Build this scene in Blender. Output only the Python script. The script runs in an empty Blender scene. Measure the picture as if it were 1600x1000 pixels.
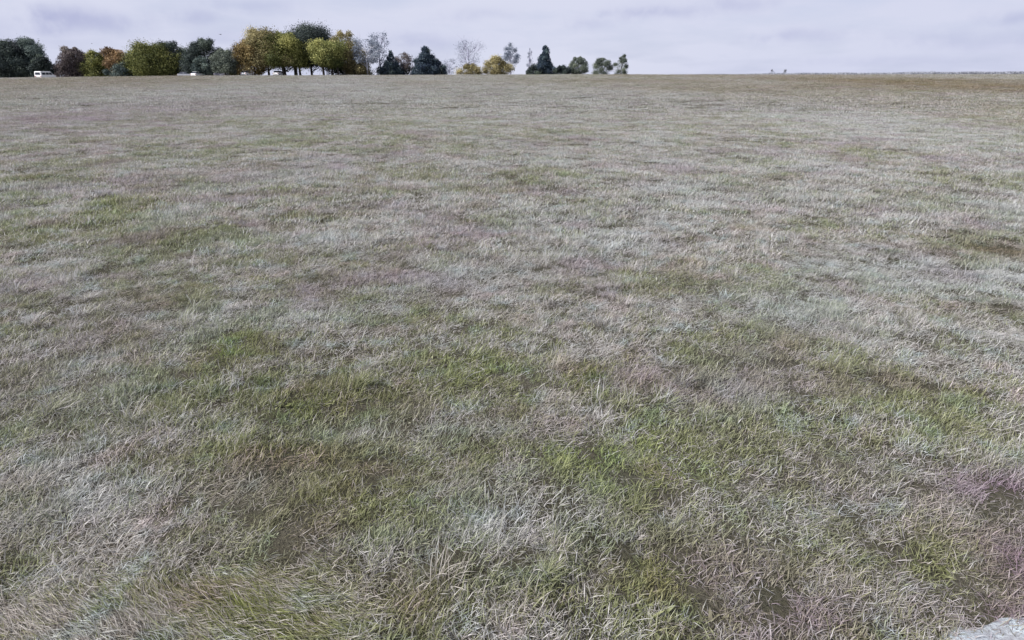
import bpy, bmesh, math, random
import numpy as np
from mathutils import Vector, Matrix

# ------------------------------------------------------------ camera, sky, sun, exposure
SC = bpy.context.scene
R = math.radians
F, CX, CY, HY = 953.0, 800.0, 500.0, 120.0          # focal length / centre / eye level, in photo pixels
CAMH = 2.5
PITCH = math.atan((CY - HY) / F)
cd = bpy.data.cameras.new('camera')
cam = bpy.data.objects.new('camera', cd)
SC.collection.objects.link(cam)
cam.location = (0, 0, CAMH)
cam.rotation_euler = (math.pi / 2 - PITCH, 0, 0)
cd.sensor_width = 36.0
cd.lens = 36.0 * F / 1600.0
cd.clip_start, cd.clip_end = 0.05, 30000
SC.camera = cam

SUN_EL, SUN_AZ = R(38), R(-118)                       # azimuth measured from +Y towards +X
W = bpy.data.worlds.new('World'); SC.world = W; W.use_nodes = True
nt = W.node_tree; N = nt.nodes; L = nt.links; N.clear()
out = N.new('ShaderNodeOutputWorld'); bg = N.new('ShaderNodeBackground'); bg.inputs['Strength'].default_value = 0.075
sky = N.new('ShaderNodeTexSky'); sky.sky_type = 'NISHITA'; sky.sun_disc = False
sky.sun_elevation = SUN_EL; sky.sun_rotation = SUN_AZ; sky.air_density = 1.0; sky.dust_density = 1.5
tc = N.new('ShaderNodeTexCoord'); sep = N.new('ShaderNodeSeparateXYZ'); L.new(tc.outputs['Generated'], sep.inputs[0])
def wm(op, a, b=None, c=None):
    n = N.new('ShaderNodeMath'); n.operation = op
    for i, v in enumerate((a, b, c)):
        if v is None: continue
        if isinstance(v, (int, float)): n.inputs[i].default_value = v
        else: L.new(v, n.inputs[i])
    return n.outputs[0]
zz = wm('ADD', wm('ABSOLUTE', sep.outputs[2]), 0.16)
cmb = N.new('ShaderNodeCombineXYZ')                    # a cloud deck seen in perspective
L.new(wm('DIVIDE', sep.outputs[0], zz), cmb.inputs[0]); L.new(wm('DIVIDE', sep.outputs[1], zz), cmb.inputs[1])
def wnoise(scale, detail, off, rough=0.55):
    mp = N.new('ShaderNodeMapping'); L.new(cmb.outputs[0], mp.inputs[0]); mp.inputs['Location'].default_value = (off, off * .7, off * .3)
    n = N.new('ShaderNodeTexNoise'); n.inputs['Scale'].default_value = scale; n.inputs['Detail'].default_value = detail
    n.inputs['Roughness'].default_value = rough; L.new(mp.outputs[0], n.inputs['Vector']); return n.outputs['Fac']
def wramp(fac, stops):
    r = N.new('ShaderNodeValToRGB'); L.new(fac, r.inputs[0]); e = r.color_ramp.elements
    e[0].position, e[0].color = stops[0][0], (*stops[0][1], 1); e[1].position, e[1].color = stops[1][0], (*stops[1][1], 1)
    for p, c in stops[2:]:
        q = e.new(p); q.color = (*c, 1)
    return r.outputs[0]
def wmix(f, a, b):
    m = N.new('ShaderNodeMix'); m.data_type = 'RGBA'; L.new(f, m.inputs[0])
    for s, v in ((6, a), (7, b)):
        if isinstance(v, tuple): m.inputs[s].default_value = (*v, 1)
        else: L.new(v, m.inputs[s])
    return m.outputs[2]
n1 = wnoise(1.5, 5, 3.1, .5); n2 = wnoise(0.5, 3, 9.4)
cover = wramp(wm('ADD', wm('MULTIPLY', n1, 0.6), wm('MULTIPLY', n2, 0.4)), [(0.34, (.45, .45, .45)), (0.52, (1, 1, 1))])
# grey-blue undersides and gaps of single clouds: azimuth, height (degrees), half width, half height, strength
azm = wm('MULTIPLY', wm('ARCTAN2', sep.outputs[0], sep.outputs[1]), 57.296); elv = wm('MULTIPLY', wm('ARCSINE', sep.outputs[2]), 57.296)
tn = N.new('ShaderNodeTexNoise'); tn.inputs['Scale'].default_value = 16; tn.inputs['Detail'].default_value = 5; L.new(tc.outputs['Generated'], tn.inputs['Vector'])
tn2 = N.new('ShaderNodeTexNoise'); tn2.inputs['Scale'].default_value = 45; tn2.inputs['Detail'].default_value = 4; L.new(tc.outputs['Generated'], tn2.inputs['Vector'])
def skypx(px, py):
    a_, b_ = (px - CX) / F, (CY - py) / F; c_, s_ = math.cos(PITCH), math.sin(PITCH)
    x_, y_, z_ = a_, c_ + b_ * s_, -s_ + b_ * c_; return math.degrees(math.atan2(x_, y_)), math.degrees(math.atan2(z_, math.hypot(x_, y_)))
blot = 0.0
for px, py, hw, hh, st in ((130, 34, 62, 14, .95), (310, 26, 30, 9, .6), (660, 66, 60, 12, .5), (1035, 18, 75, 8, .6), (920, 34, 35, 8, .35), (1250, 56, 55, 8, .5), (1520, 62, 80, 10, .35), (1590, 30, 30, 8, .6), (400, 8, 60, 10, .4), (750, 22, 50, 8, .3), (60, 62, 60, 6, .25), (1150, 5, 60, 9, .5), (350, 60, 40, 8, .3), (1400, 95, 120, 6, .25), (1700, 50, 80, 12, .5), (-80, 40, 70, 12, .5), (200, -60, 160, 20, .6), (900, -80, 220, 25, .6), (1500, -70, 160, 22, .6)):
    az_, el_ = skypx(px, py); sx_ = 57.3 * hw / F * .8; sy_ = 57.3 * hh / F * .9
    dx = wm('DIVIDE', wm('SUBTRACT', azm, wm('ADD', az_, 0.0)), sx_); dy = wm('DIVIDE', wm('SUBTRACT', elv, el_), sy_)
    dy = wm('ADD', dy, wm('MULTIPLY', wm('SUBTRACT', tn.outputs['Fac'], .5), 3.0)); dx = wm('ADD', dx, wm('MULTIPLY', wm('SUBTRACT', tn2.outputs['Fac'], .5), 2.5))
    q_ = wm('MULTIPLY', wm('ADD', wm('MULTIPLY', dx, dx), wm('MULTIPLY', dy, dy)), -.8)
    blot = wm('MAXIMUM', blot, wm('MULTIPLY', wm('EXPONENT', q_), st))
lit = wnoise(0.11, 2, 21.0)
cloud = wmix(wramp(lit, [(0.35, (0, 0, 0)), (0.65, (1, 1, 1))]), (5.7, 5.95, 7.6), (6.75, 6.95, 8.0))
sk2 = wmix(wm('MULTIPLY', 1.0, 0.72), sky.outputs[0], (4.9, 5.4, 7.7))
tot = wmix(cover, sk2, cloud)
tot = wmix(wm('MULTIPLY', blot, wm('ADD', .45, wm('MULTIPLY', tn2.outputs['Fac'], .8))), tot, (4.1, 4.35, 6.3))
L.new(tot, bg.inputs['Color'])
L.new(bg.outputs[0], out.inputs[0])

sd = bpy.data.lights.new('sun', 'SUN'); sd.energy = 5.0; sd.angle = R(1.5); sd.color = (1.0, 0.97, 0.95)
sun = bpy.data.objects.new('sun', sd); SC.collection.objects.link(sun)
sdir = Vector((math.cos(SUN_EL) * math.sin(SUN_AZ), math.cos(SUN_EL) * math.cos(SUN_AZ), math.sin(SUN_EL)))
sun.rotation_euler = sdir.to_track_quat('Z', 'Y').to_euler()
sun.location = (0, 0, 40)
SC.view_settings.view_transform = 'Standard'; SC.view_settings.look = 'None'
SC.view_settings.exposure = 0.56; SC.view_settings.gamma = 1.0
SC.render.resolution_x, SC.render.resolution_y = 1024, 640

# ------------------------------------------------------------ helpers
rng = np.random.default_rng(7)
random.seed(5)
def ray(px, py):
    a, b = (px - CX) / F, (CY - py) / F
    c, s = math.cos(PITCH), math.sin(PITCH)
    return np.array([a, c + b * s, -s + b * c])        # x right, y ahead, z up
def at(px, py, Y):                                     # point seen at a pixel, at distance Y ahead
    d = ray(px, py); return np.array([0, 0, CAMH]) + d * (Y / d[1])
def gp(px, py):                                        # point of the near (flat) ground seen at a pixel
    d = ray(px, py); t = -CAMH / d[2]; return d[0] * t, d[1] * t

def hashv(ix, iy, seed):
    h = (ix.astype(np.int64) * 374761393 + iy.astype(np.int64) * 668265263 + seed * 974711) & 0x7fffffff
    h = ((h ^ (h >> 13)) * 1274126177) & 0x7fffffff
    return ((h ^ (h >> 16)) & 0xffffff) / float(0xffffff)
def vnoise(x, y, s, seed):
    x = x / s; y = y / s; ix = np.floor(x); iy = np.floor(y); fx = x - ix; fy = y - iy
    fx = fx * fx * (3 - 2 * fx); fy = fy * fy * (3 - 2 * fy)
    a = hashv(ix, iy, seed); b = hashv(ix + 1, iy, seed); c = hashv(ix, iy + 1, seed); d = hashv(ix + 1, iy + 1, seed)
    return (a * (1 - fx) + b * fx) * (1 - fy) + (c * (1 - fx) + d * fx) * fy
def fbm(x, y, s, seed, o=3):
    v = 0; a = 1; t = 0
    for i in range(o):
        v = v + a * vnoise(x, y, s / 2 ** i, seed + i * 17); t += a; a *= .55
    return v / t

# crest of the gentle rise, by direction (photo column -> horizon row, distance)
HC = [(-400, 123, 170), (0, 122, 175), (300, 119.5, 185), (600, 118.5, 195), (900, 117.5, 205), (1100, 118, 215), (1300, 118, 225), (1600, 118, 235), (2200, 117.5, 240)]
_az = np.array([math.atan2(*at(p, y, 100)[:2]) for p, y, d in HC]); _d = np.array([h[2] for h in HC], float)
_z = np.array([CAMH + (HY - y) / F * d * 1.0 for p, y, d in HC])
def terrain(x, y):
    x = np.asarray(x, float); y = np.asarray(y, float)
    r = np.hypot(x, y); az = np.arctan2(x, y)
    d = np.interp(az, _az, _d); zc = np.interp(az, _az, _z)
    back = np.clip((np.abs(az) - 1.2) / 0.8, 0, 1); zc = zc * (1 - back)
    t = np.clip(r / d, 0, 1); z = zc * (t * t * (3 - 2 * t)) * 1.0
    e = np.maximum(r - d, 0)
    z = z - np.where(e < 40, 0.0006 * e * e, 0.96 + 0.048 * (e - 40))
    z = np.maximum(z, -22.0)
    z = z + (fbm(x, y, 9.0, 3) - .5) * 0.22 * np.clip((r - 6) / 30, 0, 1) * np.clip((300 - r) / 100, 0, 1)
    return z + ((fbm(x, y, 1.3, 8) - .5) * 0.13 + (fbm(x, y, .5, 9, 2) - .5) * .05) * np.clip((60 - r) / 30, 0, 1)

def link(o, parent=None):
    SC.collection.objects.link(o)
    if parent is not None: o.parent = parent
    return o
def tag(o, label=None, cat=None, group=None, kind=None):
    if label: o['label'] = label
    if cat: o['category'] = cat
    if group: o['group'] = group
    if kind: o['kind'] = kind
    return o
def empty(name, loc, rz=0.0):
    o = bpy.data.objects.new(name, None); link(o); o.location = tuple(float(v) for v in loc); o.rotation_euler = (0, 0, rz)
    o.empty_display_size = 0.3
    return o
def mesh_obj(name, verts, faces, m, parent=None, smooth=False, attrs=None):
    me = bpy.data.meshes.new(name)
    me.from_pydata(verts.tolist() if hasattr(verts, 'tolist') else verts, [], faces.tolist() if hasattr(faces, 'tolist') else faces)
    if smooth: me.polygons.foreach_set('use_smooth', [True] * len(me.polygons))
    for k, v in (attrs or {}).items():
        a = me.attributes.new(k, 'FLOAT', 'POINT'); a.data.foreach_set('value', np.asarray(v, np.float32))
    if m: me.materials.append(m)
    me.update()
    return link(bpy.data.objects.new(name, me), parent)

class NT:
    def __init__(s, name):
        s.m = bpy.data.materials.new(name); s.m.use_nodes = True; s.t = s.m.node_tree; s.t.nodes.clear()
        s.out = s.t.nodes.new('ShaderNodeOutputMaterial')
    def n(s, kind, **kw):
        o = s.t.nodes.new(kind)
        for k, v in kw.items(): setattr(o, k, v)
        return o
    def set(s, sock, v):
        if isinstance(v, bpy.types.NodeSocket): s.t.links.new(v, sock)
        elif isinstance(v, tuple) and len(v) == 3 and sock.type == 'RGBA': sock.default_value = (*v, 1)
        else: sock.default_value = v
    def math(s, op, a, b=0.0):
        o = s.n('ShaderNodeMath', operation=op); s.set(o.inputs[0], a); s.set(o.inputs[1], b); return o.outputs[0]
    def attr(s, name, kind='GEOMETRY', what='Fac'):
        o = s.n('ShaderNodeAttribute', attribute_type=kind, attribute_name=name); return o.outputs[what]
    def ramp(s, fac, stops, mode='LINEAR'):
        r = s.n('ShaderNodeValToRGB'); s.set(r.inputs[0], fac); e = r.color_ramp.elements; r.color_ramp.interpolation = mode
        e[0].position, e[0].color = stops[0][0], (*stops[0][1], 1); e[1].position, e[1].color = stops[1][0], (*stops[1][1], 1)
        for p, c in stops[2:]:
            q = e.new(p); q.color = (*c, 1)
        return r.outputs[0]
    def mix(s, f, a, b, blend='MIX'):
        o = s.n('ShaderNodeMix', data_type='RGBA', blend_type=blend); s.set(o.inputs[0], f); s.set(o.inputs[6], a); s.set(o.inputs[7], b); return o.outputs[2]
    def noise(s, scale, detail=3, vec=None, rough=.55):
        o = s.n('ShaderNodeTexNoise'); o.inputs['Scale'].default_value = scale; o.inputs['Detail'].default_value = detail; o.inputs['Roughness'].default_value = rough
        if vec is not None: s.set(o.inputs['Vector'], vec)
        return o.outputs['Fac']
    def surf(s, col, rough=.7, trans=0.0, spec=.3, metal=0.0, normal=None):
        p = s.n('ShaderNodeBsdfPrincipled'); s.set(p.inputs['Base Color'], col); s.set(p.inputs['Roughness'], rough)
        p.inputs['Specular IOR Level'].default_value = spec; p.inputs['Metallic'].default_value = metal
        if normal is not None: s.set(p.inputs['Normal'], normal)
        sh = p.outputs[0]
        if trans:
            t = s.n('ShaderNodeBsdfTranslucent'); s.set(t.inputs[0], col); x = s.n('ShaderNodeMixShader'); x.inputs[0].default_value = trans
            s.t.links.new(sh, x.inputs[1]); s.t.links.new(t.outputs[0], x.inputs[2]); sh = x.outputs[0]
        s.t.links.new(sh, s.out.inputs[0]); return s.m

# ------------------------------------------------------------ materials
# field soil and thatch
g = NT('thatch'); pos = g.n('ShaderNodeNewGeometry').outputs['Position']
a = g.noise(0.16, 5, pos); b = g.noise(2.2, 6, pos, .65); c = g.noise(28, 4, pos, .7)
col = g.ramp(b, [(.3, (.028, .032, .014)), (.5, (.05, .045, .028)), (.72, (.10, .09, .07))])
col = g.mix(g.ramp(a, [(.35, (0, 0, 0)), (.65, (.7, .7, .7))]), col, (.11, .105, .09))
col = g.mix(g.ramp(c, [(.3, (.55, .55, .55)), (.7, (0, 0, 0))]), col, (.05, .045, .03))
bp = g.n('ShaderNodeBump'); bp.inputs['Strength'].default_value = .9; bp.inputs['Distance'].default_value = .05; g.set(bp.inputs['Height'], c)
M_SOIL = g.surf(col, .95, 0, .1, normal=bp.outputs[0])

def grass_mat():
    g = NT('grass_blade')
    r = g.attr('rnd'); k = g.attr('along'); gr = g.attr('green', 'INSTANCER'); br = g.attr('brown', 'INSTANCER'); pl = g.attr('pale', 'INSTANCER'); pu = g.attr('purple', 'INSTANCER')
    oi = g.n('ShaderNodeObjectInfo').outputs['Random']
    q = g.math('FRACT', g.math('ADD', r, g.math('MULTIPLY', oi, 7.3)))
    straw = g.ramp(q, [(0, (.19, .165, .145)), (.25, (.355, .335, .31)), (.6, (.48, .465, .435)), (1, (.60, .585, .575))])
    green = g.ramp(q, [(0, (.07, .08, .025)), (.35, (.17, .185, .075)), (.7, (.28, .29, .15)), (1, (.40, .41, .28))])
    q2 = g.math('FRACT', g.math('ADD', g.math('MULTIPLY', r, 13.7), oi))
    isg = g.math('LESS_THAN', q2, gr)
    green = g.mix(g.attr('lush', 'INSTANCER'), green, g.ramp(q, [(0, (.045, .07, .008)), (.5, (.15, .20, .025)), (1, (.36, .42, .09))]))
    col = g.mix(isg, straw, green)
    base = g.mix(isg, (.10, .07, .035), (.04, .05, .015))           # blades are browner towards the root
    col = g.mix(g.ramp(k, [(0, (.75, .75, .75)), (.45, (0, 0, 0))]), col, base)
    col = g.mix(g.math('MULTIPLY', g.attr('hollow', 'INSTANCER'), .5), col, (.20, .155, .09))
    col = g.mix(br, col, (.66, .56, .40), 'MULTIPLY')
    P_ = g.n('ShaderNodeNewGeometry').outputs['Position']          # clumps of slightly different grass
    h1 = g.noise(3.1, 3, P_); h2 = g.noise(1.9, 3, g.mix(1.0, P_, (7., 3., 1.), 'ADD'))
    col = g.mix(g.ramp(h1, [(.52, (0, 0, 0)), (.70, (.75, .75, .75))]), col, (.85, 1.06, 1.12), 'MULTIPLY')
    col = g.mix(g.ramp(h2, [(.52, (0, 0, 0)), (.70, (.7, .7, .7))]), col, (1.05, .90, .93), 'MULTIPLY')
    col = g.mix(g.math('MULTIPLY', pl, .5), col, (.46, .51, .52))  # paler grass, with the glare on the right painted into blade colour
    col = g.mix(g.math('MULTIPLY', pu, .8), col, (.26, .18, .24))
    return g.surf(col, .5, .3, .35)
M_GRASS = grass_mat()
def leaf_mat(name, stops, trans=.25):
    g = NT(name); return g.surf(g.ramp(g.attr('tint'), stops), .6, trans, .25)
def bark_mat(name, c0, c1):
    g = NT(name); p = g.n('ShaderNodeNewGeometry').outputs['Position']
    return g.surf(g.ramp(g.noise(3, 4, p), [(.3, c0), (.7, c1)]), .9, 0, .1)
LM = {
 'far': leaf_mat('hazed_far_leaves', [(0, (.30, .31, .36)), (.5, (.36, .375, .42)), (1, (.42, .44, .48))], .4),  # distance haze is mixed into this leaf colour
 'sage': leaf_mat('sage_leaves', [(0, (.06, .075, .065)), (.5, (.135, .16, .13)), (1, (.26, .29, .22))]),
 'dark': leaf_mat('dark_green_leaves', [(0, (.02, .027, .03)), (.5, (.045, .062, .058)), (1, (.12, .15, .11))]),
 'grey': leaf_mat('grey_green_leaves', [(0, (0.043, 0.065, 0.065)), (.5, (0.109, 0.145, 0.131)), (1, (0.232, 0.275, 0.232))]),
 'olive': leaf_mat('olive_leaves', [(0, (0.038, 0.048, 0.015)), (.5, (0.143, 0.158, 0.045)), (1, (0.405, 0.390, 0.135))]),
 'lime': leaf_mat('yellow_green_leaves', [(0, (0.065, 0.085, 0.027)), (.5, (0.235, 0.248, 0.081)), (1, (0.540, 0.522, 0.204))]),
 'gold': leaf_mat('golden_leaves', [(0, (0.099, 0.074, 0.039)), (.5, (0.346, 0.254, 0.101)), (1, (0.570, 0.494, 0.270))]),
 'rust': leaf_mat('orange_brown_leaves', [(0, (0.130, 0.085, 0.046)), (.5, (0.338, 0.221, 0.117)), (1, (0.546, 0.390, 0.208))]),
 'plum': leaf_mat('dull_plum_leaves', [(0, (0.048, 0.038, 0.048)), (.5, (0.120, 0.096, 0.096)), (1, (0.224, 0.192, 0.160))]),
 'blue': leaf_mat('blue_grey_leaves', [(0, (0.112, 0.138, 0.188)), (.5, (0.225, 0.256, 0.312)), (1, (0.350, 0.388, 0.438))]),
 'con': leaf_mat('conifer_needles', [(0, (0.018, 0.029, 0.057)), (.5, (0.039, 0.064, 0.088)), (1, (0.105, 0.140, 0.128))], .1),
 'tan': leaf_mat('tan_brown_leaves', [(0, (0.095, 0.081, 0.041)), (.5, (0.270, 0.236, 0.115)), (1, (0.540, 0.472, 0.243))]),
}
M_BARK = bark_mat('brown_bark', (.035, .03, .028), (.09, .08, .075))
M_PALE = bark_mat('pale_bark', (.38, .38, .42), (.62, .62, .66))
M_TWIG = bark_mat('grey_twigs', (.26, .26, .34), (.42, .42, .52))
def paint(name, col, rough=.3, metal=0.0):
    g = NT(name); p = g.n('ShaderNodeNewGeometry').outputs['Position']
    c2 = tuple(v * .9 for v in col)
    return g.surf(g.ramp(g.noise(1.6, 3, p), [(.35, c2), (.65, col)]), rough, 0, .5, metal)
M_WHITE = paint('white_paint', (.80, .80, .80)); M_SILVER = paint('silver_paint', (.42, .43, .46), .3, .4)
M_GREYP = paint('grey_paint', (.30, .30, .36)); M_GLASS = paint('dark_glass', (.03, .035, .05), .08)
M_TYRE = paint('tyre_rubber', (.03, .03, .03), .8); M_RIM = paint('wheel_rim', (.45, .45, .47), .35, .6)
M_RED = paint('red_lens', (.35, .02, .02), .25); M_LENS = paint('clear_lens', (.6, .6, .62), .15); M_BIRD = paint('dark_feathers', (.035, .035, .045), .7)
g = NT('pale_gravel'); p = g.n('ShaderNodeNewGeometry').outputs['Position']
cc = g.ramp(g.noise(60, 4, p, .7), [(.3, (.20, .22, .23)), (.55, (.46, .52, .55)), (.8, (.68, .74, .76))])
cc = g.mix(g.ramp(g.noise(5, 5, p), [(.42, (0, 0, 0)), (.62, (.8, .8, .8))]), cc, (.22, .20, .21))
bq = g.n('ShaderNodeBump'); bq.inputs['Distance'].default_value = .01; g.set(bq.inputs['Height'], g.noise(60, 4, p, .7))
M_GRAVEL = g.surf(cc, .85, 0, .2, normal=bq.outputs[0])

# ------------------------------------------------------------ the ground, one sheet out to the horizon
radii = [0.0] + list(np.concatenate([np.arange(.3, 6, .09), np.arange(6, 14, .18), np.geomspace(14, 330, 150), np.geomspace(345, 9000, 30)]))
NA = 360
vs = [(0, 0, float(terrain(0.0, 1e-3)))]; fs = []
th = np.linspace(0, 2 * math.pi, NA, endpoint=False)
for r in radii[1:]:
    x = np.sin(th) * r; y = np.cos(th) * r
    vs += list(zip(x.tolist(), y.tolist(), terrain(x, y).tolist()))
for j in range(NA): fs.append((0, 1 + (j + 1) % NA, 1 + j))
for i in range(len(radii) - 2):
    a0 = 1 + i * NA; b0 = a0 + NA
    for j in range(NA):
        k = (j + 1) % NA; fs.append((a0 + j, a0 + k, b0 + k, b0 + j))
ground = tag(mesh_obj('ground', vs, fs, M_SOIL, smooth=True), kind='structure')

# pale gravel at the road's edge, bottom right corner of the view
def gravel():
    a0 = np.array(gp(1385, 1055)); a1 = np.array(gp(1495, 966)); a2 = np.array(gp(1720, 940)); a3 = np.array(gp(2300, 900))
    edge = []
    P = [a0 + (a0 - a1) * 1.4 + np.array([-.1, -.9]), a0, a1, a2, a3]
    for i in range(len(P) - 1):
        for t in np.linspace(0, 1, 14, endpoint=False):
            q = P[i] * (1 - t) + P[i + 1] * t; w = (fbm(np.array([q[0] * 9]), np.array([q[1] * 9]), 1.0, 5)[0] - .5) * .13
            edge.append(q + np.array([w, w]))
    edge.append(P[-1])
    v = []; f = []
    n = len(edge); K = 24
    far = np.array([3.2, -4.5])
    for j in range(K):
        s = (j / (K - 1)) ** 1.8
        for q in edge:
            w = q * (1 - s) + (q * .45 + far) * s
            v.append((w[0], w[1], float(terrain(w[0], w[1])) + .035 - .045 * max(0, 1 - j / 3)))
    for j in range(K - 1):
        for i in range(n - 1): f.append((j * n + i, j * n + i + 1, (j + 1) * n + i + 1, (j + 1) * n + i))
    return tag(mesh_obj('path', v, f, M_GRAVEL, smooth=True), kind='structure'), np.array(edge)
path, gedge = gravel()

# ------------------------------------------------------------ grass: clumps of blades, set out over the field
def clump(name, n, rad, lmin, lmax, wid, lean, spread, seg=3, curl=.9):
    V = []; Fc = []; RN = []; AL = []
    r = np.random.default_rng(abs(hash(name)) % 99991 if False else sum(map(ord, name)) * 31)
    for _ in range(n):
        ang = r.normal(0, spread); dr = np.array([math.cos(ang), math.sin(ang)]); sd = np.array([-dr[1], dr[0]])
        bx, by = r.normal(0, rad * .5, 2); ln = r.uniform(lmin, lmax); w = wid * r.uniform(.6, 1.3)
        le = np.clip(r.normal(lean, .22), .05, 1.5); cu = curl * r.uniform(.3, 1.2); tw = r.uniform(-.9, .9); side = r.normal(0, .35)
        p = np.array([bx, by, -.01]); b0 = len(V); rn = r.random(); h = ang
        for s in range(seg + 1):
            t = s / seg; ww = w * (1 - t) ** .6 * .5
            d = np.array([math.cos(h), math.sin(h)])
            tilt = tw * t + .3
            sv = np.array([-d[1] * math.cos(tilt), d[0] * math.cos(tilt), math.sin(tilt)])
            if s < seg:
                V.append(p + sv * ww); V.append(p - sv * ww); RN += [rn, rn]; AL += [t, t]
            else:
                V.append(p.copy()); RN.append(rn); AL.append(1.0)
            th_ = min(le + cu * t, 1.75)
            p = p + np.array([d[0] * math.sin(th_), d[1] * math.sin(th_), math.cos(th_)]) * ln / seg
            p[2] = max(p[2], .004); h += side / seg
        for s in range(seg - 1):
            a_ = b0 + 2 * s; Fc.append((a_, a_ + 1, a_ + 3, a_ + 2))
        a_ = b0 + 2 * (seg - 1); Fc.append((a_, a_ + 1, b0 + 2 * seg))
    me = bpy.data.meshes.new(name); me.from_pydata([tuple(v) for v in V], [], Fc)
    for k, v in (('rnd', RN), ('along', AL)):
        at_ = me.attributes.new(k, 'FLOAT', 'POINT'); at_.data.foreach_set('value', np.array(v, np.float32))
    me.materials.append(M_GRASS); me.update()
    return bpy.data.objects.new(name, me)
KIT = bpy.data.collections.new('grass_kit')            # not in the scene: only a source of clumps
kinds = []
def kit(tagname, k, **kw):
    ids = []
    for i in range(k):
        o = clump('clump_%02d_%s%d' % (len(kinds), tagname, i), **kw); KIT.objects.link(o); ids.append(len(kinds)); kinds.append(o.name)
    return ids
K_STRAW = kit('a', 8, n=60, rad=.13, lmin=.04, lmax=.125, wid=.0046, lean=.95, spread=2.0, curl=1.1)
K_GREEN = kit('b', 5, n=58, rad=.11, lmin=.035, lmax=.10, wid=.0052, lean=.5, spread=3.0)
K_STALK = kit('c', 3, n=7, rad=.10, lmin=.09, lmax=.19, wid=.0034, lean=.6, spread=2.2, curl=.6, seg=4)
K_TUFT = kit('h', 4, n=95, rad=.075, lmin=.07, lmax=.21, wid=.0045, lean=.55, spread=3.0, curl=1.0, seg=4)
K_WEED = kit('i', 3, n=11, rad=.06, lmin=.03, lmax=.075, wid=.019, lean=.9, spread=3.0, curl=.5)
K_FLAT = kit('d', 4, n=100, rad=.16, lmin=.07, lmax=.18, wid=.0042, lean=1.3, spread=.2, curl=.4)
K_MID = kit('e', 5, n=110, rad=.30, lmin=.05, lmax=.14, wid=.009, lean=.85, spread=1.8, seg=2)
K_MIDG = kit('f', 3, n=80, rad=.26, lmin=.06, lmax=.13, wid=.011, lean=.5, spread=3, seg=2)
K_FAR = kit('g', 5, n=220, rad=1.0, lmin=.06, lmax=.15, wid=.021, lean=.7, spread=2.0, seg=2)

# patches of differing grass, the pale ones also painting glare on the right: (x, y, half width, half height in photo pixels, strength)
GREEN = [(560,810,190,55,.35),(1000,800,190,60,.35),(900,905,150,35,.4),(365,552,45,22,.9),(300,600,120,30,.35),(500,645,70,28,.8),(930,735,170,48,1.2),(1010,710,110,40,.9),(745,590,70,32,.7),(870,610,130,35,.5),(422,303,38,9,.9),(120,320,220,26,.55),
 (600,485,60,22,.5),(1150,495,70,20,.5),(1240,590,150,22,.35),(700,790,100,30,.85),(370,800,80,70,.7),(1020,880,70,40,.7),(1420,880,70,40,.45),(770,860,70,22,.8),(420,228,60,9,.6),(640,390,90,18,.5),
 (1350,630,140,20,.25),(440,720,120,50,.5),(400,440,180,20,.35),(170,285,120,10,.4),(40,850,50,60,.6),(850,275,60,10,.4),(420,965,60,40,.9),(1130,930,160,40,.4),(300,380,160,20,.3),(930,590,120,20,.35)]
BROWN = [(1500,130,200,5,.6),(420,750,110,60,.6),(1560,385,45,18,.9),(1400,600,50,14,.45),(480,620,50,20,.5),(1350,140,330,12,.5),(1580,138,140,14,.6),(1100,140,200,6,.5),(230,465,50,14,.4),(1580,850,140,70,.45),(600,630,120,18,.5),
 (740,300,40,6,.5),(1540,330,80,10,.4),(900,580,60,12,.4),(350,870,90,40,.4),(1000,128,260,4,.5),(860,740,60,25,.3),(730,760,70,30,.35)]
PALE_GLARE = [(300,165,560,40,.7),(900,180,400,50,.5),(150,430,220,60,.3),(100,600,150,60,.3),(640,330,200,60,.3),(1300,330,420,120,.35),(1150,200,500,60,.3),(660,672,200,20,.7),(1420,425,170,35,.9),(1540,430,90,22,.8),(1320,405,60,16,.8),(1150,615,45,28,.8),(100,800,110,60,.5),(1200,250,150,30,.5),(1500,210,260,50,.6),(1450,330,240,50,.55),(920,370,130,50,.5),
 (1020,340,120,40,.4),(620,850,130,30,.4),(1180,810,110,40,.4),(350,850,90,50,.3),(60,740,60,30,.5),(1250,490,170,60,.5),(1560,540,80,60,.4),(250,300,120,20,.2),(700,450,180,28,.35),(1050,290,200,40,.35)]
PURPLE = [(1560,760,90,28,1.0),(1590,870,50,40,.6),(1320,960,80,25,.5),(1330,760,120,60,.25),(1100,700,60,20,.2),(480,870,80,20,.3),(1580,960,60,14,.9),(130,540,60,60,.3),(100,190,200,30,.35),(850,680,60,20,.25),(400,265,100,12,.3)]
HOLLOW = [(430,820,150,75,.9),(560,720,170,35,.6),(720,770,150,30,.7),(930,760,190,35,.8),(360,570,70,25,.7),(500,655,90,22,.7),(220,460,60,14,.5),(1560,385,60,14,.8),(1400,605,60,12,.5),(30,850,40,50,.6),(760,600,60,18,.4),(1130,495,50,12,.5),(1050,900,180,40,.5),(1560,900,80,40,.4),(850,870,80,20,.6)]
GREEN = [(a_, b_, c_, d_, e_ * (.65 if b_ < 530 else 1)) for a_, b_, c_, d_, e_ in GREEN]
def gdist_row(py):
    return np.interp(py, ROWS, DIST)
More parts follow.
